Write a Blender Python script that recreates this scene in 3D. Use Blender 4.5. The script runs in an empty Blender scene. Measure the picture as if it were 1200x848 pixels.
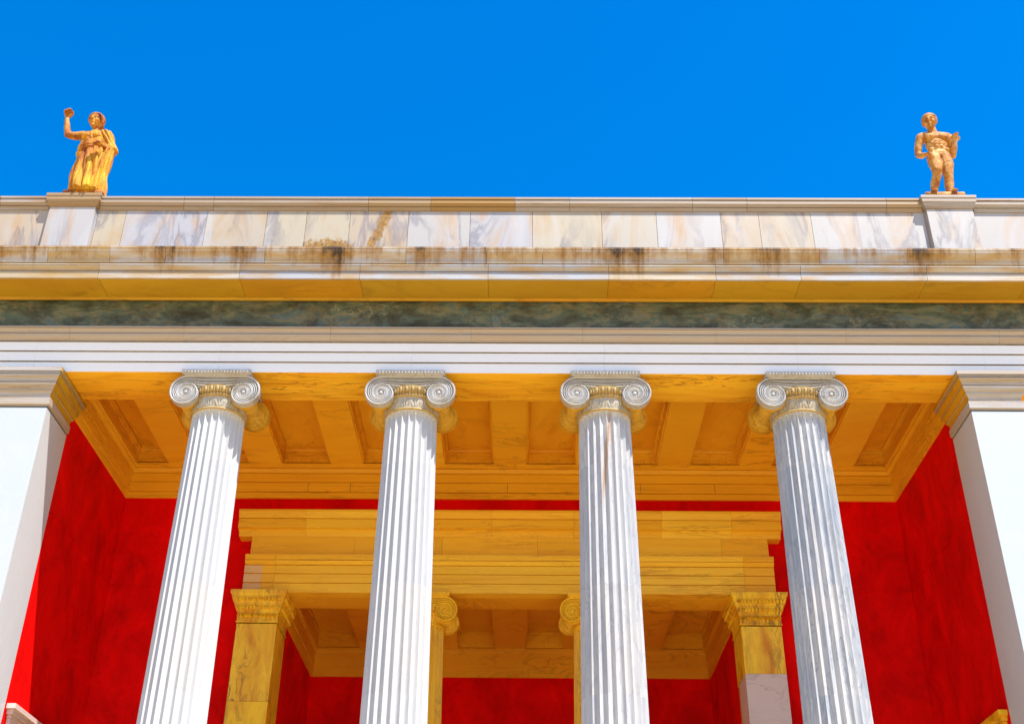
import bpy, bmesh, math, random
from mathutils import Vector, Matrix, noise as mnoise
random.seed(7)
R = math.radians
PI = math.pi
scene = bpy.context.scene
COL = scene.collection

ZA = 12.125          # height of the architrave's underside above the forecourt
ZF = 2.2             # porch floor

# ------------------------------------------------------------------ materials
class N:
    """tiny node-tree builder"""
    def __init__(s, name):
        s.m = bpy.data.materials.new(name); s.m.use_nodes = True
        s.t = s.m.node_tree; s.t.nodes.clear()
        s.out = s.n('ShaderNodeOutputMaterial'); s.b = s.n('ShaderNodeBsdfPrincipled')
        s.t.links.new(s.b.outputs[0], s.out.inputs[0])
    def n(s, typ, **k):
        x = s.t.nodes.new(typ)
        for a, v in k.items(): setattr(x, a, v)
        return x
    def l(s, a, b): s.t.links.new(a, b)
    def coord(s): return s.n('ShaderNodeTexCoord').outputs['Object']
    def attr(s, name='rnd'): return s.n('ShaderNodeAttribute', attribute_name=name).outputs['Fac']
    def mapping(s, vec, scale=(1,1,1), rot=(0,0,0), loc=(0,0,0)):
        m = s.n('ShaderNodeMapping'); s.l(vec, m.inputs[0])
        m.inputs['Scale'].default_value = scale; m.inputs['Rotation'].default_value = rot; m.inputs['Location'].default_value = loc
        return m.outputs[0]
    def noise(s, vec, scale=5, detail=6, rough=.55, dist=0):
        x = s.n('ShaderNodeTexNoise'); s.l(vec, x.inputs['Vector'])
        x.inputs['Scale'].default_value = scale; x.inputs['Detail'].default_value = detail
        x.inputs['Roughness'].default_value = rough; x.inputs['Distortion'].default_value = dist
        return x.outputs['Fac']
    def ramp(s, f, stops, interp='LINEAR'):
        x = s.n('ShaderNodeValToRGB'); s.l(f, x.inputs[0]); r = x.color_ramp; r.interpolation = interp
        while len(r.elements) < len(stops): r.elements.new(.5)
        for e, (p, c) in zip(r.elements, stops):
            e.position = p; e.color = (c, c, c, 1) if isinstance(c, (int, float)) else (*c, 1)
        return x.outputs[0]
    def math(s, op, a, b=None, c=None, clamp=False):
        x = s.n('ShaderNodeMath', operation=op, use_clamp=clamp)
        for i, v in enumerate((a, b, c)):
            if v is None: continue
            if isinstance(v, (int, float)): x.inputs[i].default_value = v
            else: s.l(v, x.inputs[i])
        return x.outputs[0]
    def mix(s, f, a, b, mode='MIX'):
        x = s.n('ShaderNodeMix', data_type='RGBA', blend_type=mode)
        for i, v in ((0, f), (6, a), (7, b)):
            if isinstance(v, (int, float)): x.inputs[i].default_value = v
            elif isinstance(v, tuple): x.inputs[i].default_value = (*v, 1)
            else: s.l(v, x.inputs[i])
        return x.outputs[2]
    def xyz(s, vec):
        x = s.n('ShaderNodeSeparateXYZ'); s.l(vec, x.inputs[0]); return x.outputs
    def vadd(s, a, b):
        x = s.n('ShaderNodeVectorMath', operation='ADD'); s.l(a, x.inputs[0]); s.l(b, x.inputs[1]); return x.outputs[0]
    def comb(s, x, y, z):
        c = s.n('ShaderNodeCombineXYZ')
        for i, v in enumerate((x, y, z)):
            if isinstance(v, (int, float)): c.inputs[i].default_value = v
            else: s.l(v, c.inputs[i])
        return c.outputs[0]
    def shifted(s, k=37.0):
        """object coordinates moved by the stone's own random number, so no two stones repeat"""
        r = s.attr(); oi = s.n('ShaderNodeObjectInfo').outputs['Random']
        a = s.math('MULTIPLY', r, k); b = s.math('MULTIPLY', oi, 53.0)
        q = s.math('ADD', a, b)
        return s.vadd(s.coord(), s.comb(q, s.math('MULTIPLY', q, .37), s.math('MULTIPLY', q, .71)))
    def done(s, col, rough=.5, bump=None, strength=.2, dist=.01, spec=.35):
        if isinstance(col, tuple): s.b.inputs['Base Color'].default_value = (*col, 1)
        else: s.l(col, s.b.inputs['Base Color'])
        if isinstance(rough, (int, float)): s.b.inputs['Roughness'].default_value = rough
        else: s.l(rough, s.b.inputs['Roughness'])
        s.b.inputs['Specular IOR Level'].default_value = spec
        if bump is not None:
            x = s.n('ShaderNodeBump'); x.inputs['Strength'].default_value = strength; x.inputs['Distance'].default_value = dist
            s.l(bump, x.inputs['Height']); s.l(x.outputs[0], s.b.inputs['Normal'])
        return s.m

def vein(s, vec, scale, width, dist=1.2):
    n = s.noise(vec, scale, 5, .6, dist)
    d = s.math('ABSOLUTE', s.math('SUBTRACT', n, .5))
    return s.ramp(d, [(0, 1.0), (width, 0.0)])

def marble(name, base, cloud, veincol, tints=None, stretch=(1,1,1), rot=(0,0,0), scale=1.0, veinw=.03, veinf=.6, cloudf=.6, rough=.45, spots=None, bump=.15, vscale=1.6):
    s = N(name)
    v = s.shifted(); m = s.mapping(v, tuple(k*scale for k in stretch), rot)
    c = base
    if tints:
        r = s.attr()
        k = len(tints); st = [((i+.001)/k, t) for i, t in enumerate(tints)]
        c = s.ramp(s.math('FRACT', s.math('MULTIPLY', r, 7.31)), st, 'CONSTANT')
    n1 = s.noise(m, 1.1, 7, .6, .8)
    c = s.mix(s.math('MULTIPLY', s.ramp(n1, [(.42, 0.0), (.68, 1.0)]), cloudf), c, cloud)
    vf = s.math('MULTIPLY', vein(s, m, vscale, veinw), veinf)
    vf = s.math('MULTIPLY', vf, s.ramp(s.noise(m, .7, 3), [(.4, 0.0), (.6, 1.0)]))
    c = s.mix(vf, c, veincol)
    if spots:
        sp = s.ramp(s.noise(s.mapping(v, (1, 1, .35)), 9, 8, .7), [(.62, 0.0), (.72, 1.0)])
        c = s.mix(s.math('MULTIPLY', sp, .6), c, spots)
    fine = s.noise(v, 60, 4, .6)
    c = s.mix(s.ramp(fine, [(.3, .0), (.75, .10)]), c, tuple(x*.6 for x in veincol))
    return s.done(c, rough, s.noise(v, 35, 6, .65), bump, .01)

M = {}
M['white'] = marble('white_marble', (.87,.87,.875), (.80,.81,.83), (.60,.62,.67), stretch=(.3,1,2.4), veinf=.18, cloudf=.5, rough=.42)
M['pier'] = marble('pier_marble', (.49,.53,.555), (.44,.505,.545), (.60,.62,.66), stretch=(1,1,.5), veinf=.2, cloudf=.4, rough=.4)
M['capital'] = marble('capital_marble', (.44,.445,.46), (.34,.31,.26), (.20,.15,.09), stretch=(1,1,1), scale=2.2, veinf=.6, cloudf=.65, rough=.5, spots=(.20,.14,.08), bump=.35)
M['necking'] = marble('carved_necking_marble', (.47,.44,.38), (.38,.28,.13), (.17,.11,.05), scale=3, veinf=.5, cloudf=.6, rough=.55, spots=(.20,.12,.04), bump=.4)
M['bolster'] = marble('golden_bounce_stained_marble', (.62,.36,.025), (.48,.24,.012), (.18,.08,.012), scale=3, veinf=.6, cloudf=.6, rough=.6, spots=(.18,.09,.02), bump=.4)  # brown stains; the golden base has warm bounce light painted in
M['capital_stain'] = marble('stained_marble', (.46,.34,.15), (.36,.22,.06), (.16,.09,.03), scale=3, veinf=.6, cloudf=.7, rough=.6, spots=(.16,.10,.04), bump=.4)
M['ochre'] = marble('warm_bounce_marble', (.90,.56,.030), (.80,.42,.016), (.34,.13,.010),  # marble with the warm ground bounce put into its base colour
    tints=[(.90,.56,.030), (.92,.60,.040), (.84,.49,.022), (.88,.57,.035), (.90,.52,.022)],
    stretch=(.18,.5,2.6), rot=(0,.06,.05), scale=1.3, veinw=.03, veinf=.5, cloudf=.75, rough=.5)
M['ochre_deep'] = marble('deep_warm_bounce_marble', (.85,.47,.020), (.74,.34,.011), (.28,.10,.008),  # deeper bounce tint for coffers and inner soffits
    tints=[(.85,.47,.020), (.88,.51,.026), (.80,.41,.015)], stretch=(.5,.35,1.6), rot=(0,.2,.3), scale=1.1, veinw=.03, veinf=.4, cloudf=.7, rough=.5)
M['ochre_corona'] = marble('olive_bounce_marble', (.50,.30,.014), (.42,.22,.008), (.16,.08,.008),  # orange bounce painted into cornice undersides and inward capital faces
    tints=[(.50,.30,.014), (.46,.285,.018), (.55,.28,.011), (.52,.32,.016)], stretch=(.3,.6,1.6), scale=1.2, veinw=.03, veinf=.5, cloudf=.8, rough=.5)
M['ochre_soffit'] = marble('diagonally_veined_bounce_marble', (.90,.54,.03), (.72,.32,.012), (.24,.09,.010),  # architrave underside, ground bounce painted into the stone colour
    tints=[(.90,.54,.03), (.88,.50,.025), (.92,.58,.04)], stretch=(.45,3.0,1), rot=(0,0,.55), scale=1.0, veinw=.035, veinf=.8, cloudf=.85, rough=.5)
M['anta'] = marble('streaked_honey_shade_marble', (.95,.62,.014), (.66,.25,.003), (.16,.075,.02), tints=[(.95,.62,.014), (.95,.63,.025), (.92,.54,.010)],
    stretch=(1.0,1.0,.28), rot=(0,1.05,0), scale=2.6, veinw=.06, veinf=.85, cloudf=.95, rough=.45, vscale=2.2)
M['anta_pale'] = marble('pale_pink_sunlit_marble', (.66,.56,.52), (.60,.50,.46), (.38,.28,.24), stretch=(1,1,1.6), rot=(0,.7,0), veinf=.6, rough=.4)
M['tan'] = marble('pale_tan_marble', (.74,.50,.22), (.66,.42,.16), (.34,.20,.08), stretch=(.4,1,3), veinf=.5, rough=.5)
M['ledge'] = marble('stained_cornice_marble', (.42,.37,.32), (.34,.19,.06), (.18,.10,.04),
    tints=[(.38,.32,.26), (.38,.24,.09), (.35,.34,.36), (.36,.21,.06), (.38,.28,.17), (.40,.37,.34)], stretch=(.22,1,5), veinf=.35, cloudf=.75, rough=.5)
M['crown'] = marble('crown_moulding_marble', (.40,.35,.30), (.40,.28,.18), (.22,.17,.13), stretch=(.3,1,5), veinf=.3, rough=.5)
M['capitalmould'] = marble('pier_capital_marble', (.42,.40,.39), (.38,.27,.14), (.18,.12,.07), stretch=(.2,.2,5), scale=1.5, veinf=.6, cloudf=.85, rough=.5)

def frieze_mat():
    s = N('green_grey_frieze_marble'); v = s.shifted()
    m = s.mapping(v, (.7, 1, 1.5), (0, .25, 0))
    n = s.noise(m, 1.5, 9, .68, 1.0)
    c = s.ramp(n, [(.25, (.025,.030,.024)), (.40, (.080,.088,.062)), (.47, (.085,.130,.110)), (.53, (.18,.17,.105)), (.60, (.085,.145,.160)), (.8, (.34,.31,.20))])
    up = s.xyz(s.coord())[2]
    dirt = s.math('MULTIPLY', s.ramp(s.noise(s.mapping(v, (.8,1,1.3), (0,.3,0)), 2.4, 9, .75), [(.45, 0.0), (.62, 1.0)]), .7)
    c = s.mix(dirt, c, (.022,.020,.012))
    wf = s.ramp(vein(s, s.mapping(v, (.9,1,2.2), (0,.5,0)), 1.5, .014, 2.0), [(.2, 0.0), (.9, 1.0)])
    wf = s.math('MULTIPLY', wf, s.ramp(s.noise(m, .8, 2), [(.52, 0.0), (.62, 1.0)]))
    c = s.mix(s.math('MULTIPLY', wf, .8), c, (.42,.38,.28))
    return s.done(c, .55, s.noise(v, 25, 8, .7), .5, .02)
M['frieze'] = frieze_mat()

def parapet_mat():
    s = N('parapet_marble'); v = s.shifted(); r = s.attr()
    t = [(.42,.40,.385), (.43,.375,.30), (.39,.385,.41), (.44,.385,.29), (.42,.405,.405), (.43,.35,.26), (.395,.385,.40), (.43,.39,.33)]
    c = s.ramp(s.math('FRACT', s.math('MULTIPLY', r, 5.17)), [((i+.001)/8, x) for i, x in enumerate(t)], 'CONSTANT')
    m = s.mapping(v, (1.1, 1, .30), (0, .7, 0))
    c = s.mix(s.math('MULTIPLY', s.ramp(s.noise(m, 1.3, 7, .6, 1.5), [(.48, 0.0), (.68, 1.0)]), .75), c, (.45,.27,.11))
    c = s.mix(s.math('MULTIPLY', s.math('MULTIPLY', vein(s, m, 1.3, .05, .7), s.ramp(s.noise(m, .6, 2), [(.42, 0.0), (.55, 1.0)])), .65), c, (.18,.17,.20))
    c = s.mix(s.math('MULTIPLY', s.ramp(s.noise(m, .9, 5, .5, 1), [(.5, 0.0), (.65, 1.0)]), .5), c, (.48,.48,.50))
    # yellow lichen that has grown from the ledge in two places
    o = s.xyz(s.coord())
    def patch(x0, w, zt, p):
        dx = s.math('DIVIDE', s.math('SUBTRACT', o[0], x0), w)
        a = s.math('SUBTRACT', 1.0, s.math('MULTIPLY', dx, dx))
        h = s.math('SUBTRACT', zt, o[2])
        return s.math('MULTIPLY', s.math('MAXIMUM', a, 0.0), s.math('MULTIPLY', h, p), clamp=True)
    blot = s.noise(s.mapping(s.coord(), (1.4,1,1)), 9, 6, .7)
    f = s.math('MAXIMUM', patch(-3.28, .62, ZA+2.86, 4.0), 0.0)
    dxx = s.math('SUBTRACT', o[0], s.math('MULTIPLY', s.math('SUBTRACT', o[2], ZA+2.6), .35))
    tri = s.math('SUBTRACT', 1.0, s.math('MULTIPLY', s.math('ABSOLUTE', s.math('ADD', dxx, 2.5)), 5.5))
    tri = s.math('MULTIPLY', s.math('MAXIMUM', tri, 0.0), s.ramp(s.math('SUBTRACT', o[2], ZA+2.2), [(.3, .8), (1.0, 1.0)]))
    f = s.math('MAXIMUM', f, tri)
    f = s.ramp(s.math('ADD', s.math('MULTIPLY', f, .46), s.math('MULTIPLY', blot, .75)), [(.53, 0.0), (.66, .95)])
    hole = s.ramp(s.noise(s.coord(), 22, 7, .75), [(.36, .35), (.50, 1.0)])
    c = s.mix(s.math('MULTIPLY', f, hole), c, s.ramp(s.noise(s.coord(), 14, 5, .7), [(.35, (.16,.07,.003)), (.6, (.36,.18,.004))]))
    return s.done(c, .45, s.noise(v, 30, 6, .65), .2, .01)
M['parapet'] = parapet_mat()

def sima_mat():
    s = N('rain_stained_marble'); v = s.shifted(); r = s.attr()
    t = [(.45,.42,.39), (.39,.41,.46), (.42,.35,.25), (.37,.385,.43), (.45,.40,.33)]
    c = s.ramp(s.math('FRACT', s.math('MULTIPLY', r, 5.17)), [((i+.001)/5, x) for i, x in enumerate(t)], 'CONSTANT')
    c = s.mix(s.math('MULTIPLY', s.ramp(s.noise(s.mapping(v, (.5,1,3)), 2, 6, .6), [(.42,0.0),(.62,1.0)]), .8), c, (.40,.25,.08))
    o = s.xyz(s.coord())
    # drips: columns of rust that start under the top ledge and run down different lengths
    reach = s.math('ADD', s.noise(s.mapping(s.coord(), (.8,0,0)), 1.0, 3, .6), s.math('MULTIPLY', s.noise(s.mapping(s.coord(), (6,0,.0)), 1.0, 5, .7), .5))
    down = s.math('MULTIPLY', s.math('SUBTRACT', ZA+2.03, o[2]), .42)
    wob = s.math('MULTIPLY', s.noise(s.mapping(s.coord(), (1,1,.6)), 11, 8, .75), .34)
    d = s.math('SUBTRACT', s.math('SUBTRACT', reach, down), wob)
    c = s.mix(s.ramp(d, [(.46, 0.0), (.60, .85)]), c, (.24,.115,.015))
    c = s.mix(s.ramp(d, [(.60, 0.0), (.69, .92)]), c, (.030,.018,.010))
    return s.done(c, .6, s.noise(v, 30, 6, .65), .35, .01)
M['sima'] = sima_mat()

def shaft_mat(name, veinf, cloud, cloudf, rust=False, grey=0.0):
    s = N(name); v = s.shifted(29.0)
    m = s.mapping(v, (2.4,2.4,.35), (.12,.1,0))
    c = s.ramp(s.attr(), [(0, (.56,.56,.56)), (.35, (.50,.51,.53)), (.7, (.57,.545,.51)), (1, (.58,.575,.565))])
    c = s.mix(s.math('MULTIPLY', s.ramp(s.noise(m, 1.3, 7, .62, .8), [(.40, 0.0), (.66, 1.0)]), cloudf), c, cloud)
    c = s.mix(s.math('MULTIPLY', vein(s, m, 2.2, .03, 1.5), veinf), c, (.25,.28,.34))
    gr = s.ramp(s.noise(s.mapping(v, (3,3,.18)), 3.0, 8, .72), [(.52, 0.0), (.66, 1.0)])
    c = s.mix(s.math('MULTIPLY', gr, .18+.45*veinf), c, (.40,.36,.31))
    if rust:
        o = s.xyz(s.coord())
        line = s.math('ABSOLUTE', s.math('SUBTRACT', s.math('SUBTRACT', o[0], s.math('MULTIPLY', s.math('SUBTRACT', o[2], 8.6), .10)), s.math('ADD', -.03, s.math('MULTIPLY', s.noise(s.mapping(s.coord(), (.3,.3,3)), 2, 4), .05))))
        k = s.math('MULTIPLY', s.ramp(line, [(0, 1.0), (.045, 0.0)]), s.ramp(s.math('ABSOLUTE', s.math('SUBTRACT', o[2], 8.45)), [(.45, 1.0), (1.0, 0.0)]))
        k = s.math('MULTIPLY', k, s.ramp(s.math('MULTIPLY', o[1], -1.0), [(.0, 0.0), (.2, 1.0)]))
        c = s.mix(s.math('MULTIPLY', k, .9), c, (.34,.17,.04))
        sp = s.ramp(s.noise(s.mapping(v, (1,1,.25)), 12, 8, .7), [(.64, 0.0), (.70, 1.0)])
        c = s.mix(s.math('MULTIPLY', sp, .6), c, (.30,.24,.19))
    return s.done(c, .42, s.noise(s.mapping(v, (1,1,.4)), 40, 6, .65), .15, .008)
M['shaft_clean'] = shaft_mat('clean_white_shaft', .12, (.50,.53,.58), .5)
M['shaft_warm'] = shaft_mat('faintly_veined_shaft', .22, (.46,.47,.50), .6)
M['shaft_rust'] = shaft_mat('rust_streaked_shaft', .5, (.38,.385,.42), .85, True)
M['shaft_blue'] = shaft_mat('blue_grey_veined_shaft', .75, (.31,.36,.43), .95)
M['shaft_honey'] = marble('honey_shaft', (.90,.56,.025), (.72,.34,.008), (.28,.16,.05), stretch=(2,2,.5), scale=1.2, veinf=.6, cloudf=.7)
M['capital_honey'] = marble('honey_capital', (.92,.57,.022), (.74,.36,.008), (.26,.14,.04), scale=2.5, veinf=.5, cloudf=.6, spots=(.22,.12,.03))

def red_mat():
    s = N('red_wall_paint'); v = s.coord()
    n = s.noise(s.mapping(v, (1,1,.7)), 1.3, 10, .72, .5)
    c = s.ramp(n, [(.32, (.50,.001,.001)), (.47, (.68,.0012,.001)), (.62, (.84,.0015,.0012))])
    br = s.ramp(s.noise(s.mapping(v, (1,1,.7), (.5,.3,0)), 3.4, 9, .75, 1.2), [(.52, 0.0), (.74, 1.0)])
    c = s.mix(s.math('MULTIPLY', br, .28), c, (.32,.002,.002))
    return s.done(c, .75, s.noise(v, 18, 7, .6), .2, .01, .06)
M['red'] = red_mat()

def statue_mat():
    s = N('golden_terracotta'); v = s.coord()
    n = s.noise(v, 4, 7, .65, .6)
    c = s.ramp(n, [(.36, (.16,.030,.002)), (.5, (.46,.15,.006)), (.62, (.62,.31,.03))])
    c = s.mix(s.ramp(s.noise(v, 11, 6, .7), [(.6, 0.0), (.72, .6)]), c, (.66,.50,.28))
    c = s.mix(s.ramp(s.noise(s.mapping(v, (1,1,.15)), 16, 6, .7), [(.54, 0.0), (.68, .75)]), c, (.10,.022,.003))
    return s.done(c, .65, s.noise(v, 28, 8, .75), .8, .02)
M['statue'] = statue_mat()
def pale_mat():
    s = N('pale_terracotta'); v = s.coord()
    c = s.ramp(s.noise(v, 5, 7, .65, .6), [(.36, (.30,.085,.008)), (.5, (.50,.215,.035)), (.63, (.62,.38,.13))])
    c = s.mix(s.ramp(s.noise(s.mapping(v, (1,1,.15)), 16, 6, .7), [(.58, 0.0), (.70, .55)]), c, (.20,.065,.010))
    return s.done(c, .65, s.noise(v, 28, 8, .75), .6, .02)
M['statue_pale'] = pale_mat()
s = N('drapery_terracotta'); v = s.coord()
M['robe'] = s.done(s.mix(s.ramp(s.noise(s.mapping(v, (1,1,.12)), 18, 6, .7), [(.52, 0.0), (.66, .8)]), s.ramp(s.noise(s.mapping(v, (1,1,.4)), 3, 7, .6, .5), [(.36, (.34,.08,.003)), (.48, (.58,.24,.006)), (.62, (.68,.40,.014))]), (.14,.030,.002)), .65, s.noise(v, 28, 8, .75), .8, .02)

def ground_mat():
    s = N('sandy_paving'); v = s.coord()
    n = s.noise(v, .35, 8, .6)
    c = s.ramp(n, [(.3, (.56,.37,.14)), (.7, (.68,.46,.19))])  # unseen ground, toned warm to throw orange bounce onto the soffits
    c = s.mix(s.ramp(s.noise(v, 25, 6, .7), [(.4, 0.0), (.7, .35)]), c, (.34,.23,.12))
    return s.done(c, .85, s.noise(v, 30, 8, .7), .4, .02, .2)
M['ground'] = ground_mat()
s = N('dark_joint_and_shade'); M['joint_and_shade'] = s.done(s.ramp(s.noise(s.mapping(s.coord(), (2,2,2)), 3, 6, .7), [(.3, (.06,.05,.045)), (.7, (.16,.13,.10))]), .8)  # dark tone for block joints and for shadows painted into moulding grooves
M['floor'] = marble('warm_bounce_porch_floor_marble', (.74,.55,.28), (.66,.48,.23), (.36,.26,.15), veinf=.4, rough=.4)  # unseen floor, tone raised and warmed to bounce light onto the ceiling
s = N('dark_door_wood'); M['door'] = s.done(s.ramp(s.noise(s.mapping(s.coord(), (8,8,.6)), 3, 5), [(.3, (.05,.022,.01)), (.7, (.10,.045,.02))]), .5)

# ------------------------------------------------------------------ mesh helpers
def new_bm():
    bm = bmesh.new(); bm.faces.layers.float.new('rnd'); return bm
def setr(bm, faces, val=None):
    L = bm.faces.layers.float['rnd']; v = random.random() if val is None else val
    for f in faces: f[L] = v
def world_loc(o):
    p = Vector((0,0,0))
    while o: p += o.location; o = o.parent
    return p
def obj(name, bm, mat, parent=None, smooth=False, abs_coords=True, angle=None):
    bmesh.ops.recalc_face_normals(bm, faces=bm.faces)
    me = bpy.data.meshes.new(name); bm.to_mesh(me); bm.free()
    if smooth:
        me.polygons.foreach_set('use_smooth', [True]*len(me.polygons))
        if angle: me.set_sharp_from_angle(angle=R(angle))
    o = bpy.data.objects.new(name, me); COL.objects.link(o); me.materials.append(mat)
    if parent:
        o.parent = parent
        if abs_coords: o.location = -world_loc(parent)
    return o
def tag(o, label=None, cat=None, group=None, kind=None):
    for k, v in (('label', label), ('category', cat), ('group', group), ('kind', kind)):
        if v: o[k] = v
    return o
def empty(name, loc, label, cat, group=None):
    o = bpy.data.objects.new(name, None); COL.objects.link(o); o.location = loc; o.empty_display_size = .3
    return tag(o, label, cat, group, 'thing')
def box(bm, x0, x1, y0, y1, z0, z1, r=None):
    vs = [bm.verts.new((x, y, z)) for z in (z0, z1) for y in (y0, y1) for x in (x0, x1)]
    fs = [bm.faces.new([vs[i] for i in q]) for q in ((0,2,3,1),(4,5,7,6),(0,1,5,4),(2,6,7,3),(0,4,6,2),(1,3,7,5))]
    setr(bm, fs, r); return fs
def prism_x(bm, prof, x0, x1, dz=0, r=None):
    """closed (y,z) outline swept along x"""
    a = [bm.verts.new((x0, y, z+dz)) for y, z in prof]; b = [bm.verts.new((x1, y, z+dz)) for y, z in prof]
    n = len(prof); fs = [bm.faces.new(a), bm.faces.new(b[::-1])]
    for i in range(n):
        j = (i+1) % n; fs.append(bm.faces.new((a[i], b[i], b[j], a[j])))
    setr(bm, fs, r); return fs
def blocks_x(bm, prof, cuts, dz=0, gap=.006):
    for x0, x1 in zip(cuts[:-1], cuts[1:]): prism_x(bm, prof, x0+gap/2, x1-gap/2, dz)
def cuts_from(x0, x1, step, jit=.25):
    c = [x0]; 
    while c[-1] + step*1.5 < x1: c.append(c[-1] + step*(1+random.uniform(-jit, jit)))
    c.append(x1); return c
def rect_ring(bm, x0, x1, y0, y1, prof, dz=0, caps=True, inward=False, r=None):
    """moulding (out,z) wrapped round a rectangle with mitred corners"""
    rings = []
    for o, z in prof:
        if inward: o = -o
        rings.append([bm.verts.new(p) for p in ((x0-o, y0-o, z+dz), (x1+o, y0-o, z+dz), (x1+o, y1+o, z+dz), (x0-o, y1+o, z+dz))])
    fs = []
    for a, b in zip(rings[:-1], rings[1:]):
        for i in range(4):
            j = (i+1) % 4; fs.append(bm.faces.new((a[i], a[j], b[j], b[i])))
    if caps: fs += [bm.faces.new(rings[0][::-1]), bm.faces.new(rings[-1])]
    setr(bm, fs, r); return fs
def lathe(bm, prof, n=48, cx=0, cy=0, axis='z', cap=True, r=None):
    rings = []
    for rad, z in prof:
        ring = []
        for i in range(n):
            a = 2*PI*i/n; c, s_ = math.cos(a)*rad, math.sin(a)*rad
            ring.append(bm.verts.new((cx+c, cy+s_, z) if axis == 'z' else (cx+c, z, cy+s_)))
        rings.append(ring)
    fs = []
    for a, b in zip(rings[:-1], rings[1:]):
        for i in range(n):
            j = (i+1) % n; fs.append(bm.faces.new((a[i], a[j], b[j], b[i])))
    if cap: fs += [bm.faces.new(rings[0][::-1]), bm.faces.new(rings[-1])]
    setr(bm, fs, r); return fs
def ellipsoid(bm, c, rad, seg=10, rings=7, mat=None):
    m = Matrix.Translation(c) @ (mat or Matrix()) @ Matrix.Diagonal((*rad, 1))
    bmesh.ops.create_uvsphere(bm, u_segments=seg, v_segments=rings, radius=1, matrix=m)
def tube(bm, pts, rads, n=8, flat=1.0, up=Vector((0,1,0))):
    """tube along points; 'flat' squashes it along up"""
    rings = []
    for i, p in enumerate(pts):
        t = (pts[min(i+1, len(pts)-1)] - pts[max(i-1, 0)]).normalized()
        b = t.cross(up); b = b.normalized() if b.length > 1e-5 else t.orthogonal().normalized()
        u = b.cross(t).normalized(); r = rads[i] if isinstance(rads, list) else rads
        rings.append([bm.verts.new(p + b*math.cos(2*PI*k/n)*r + u*math.sin(2*PI*k/n)*r*flat) for k in range(n)])
    for a, b in zip(rings[:-1], rings[1:]):
        for i in range(n):
            j = (i+1) % n; bm.faces.new((a[i], a[j], b[j], b[i]))
    bm.faces.new(rings[0][::-1]); bm.faces.new(rings[-1])

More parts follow.
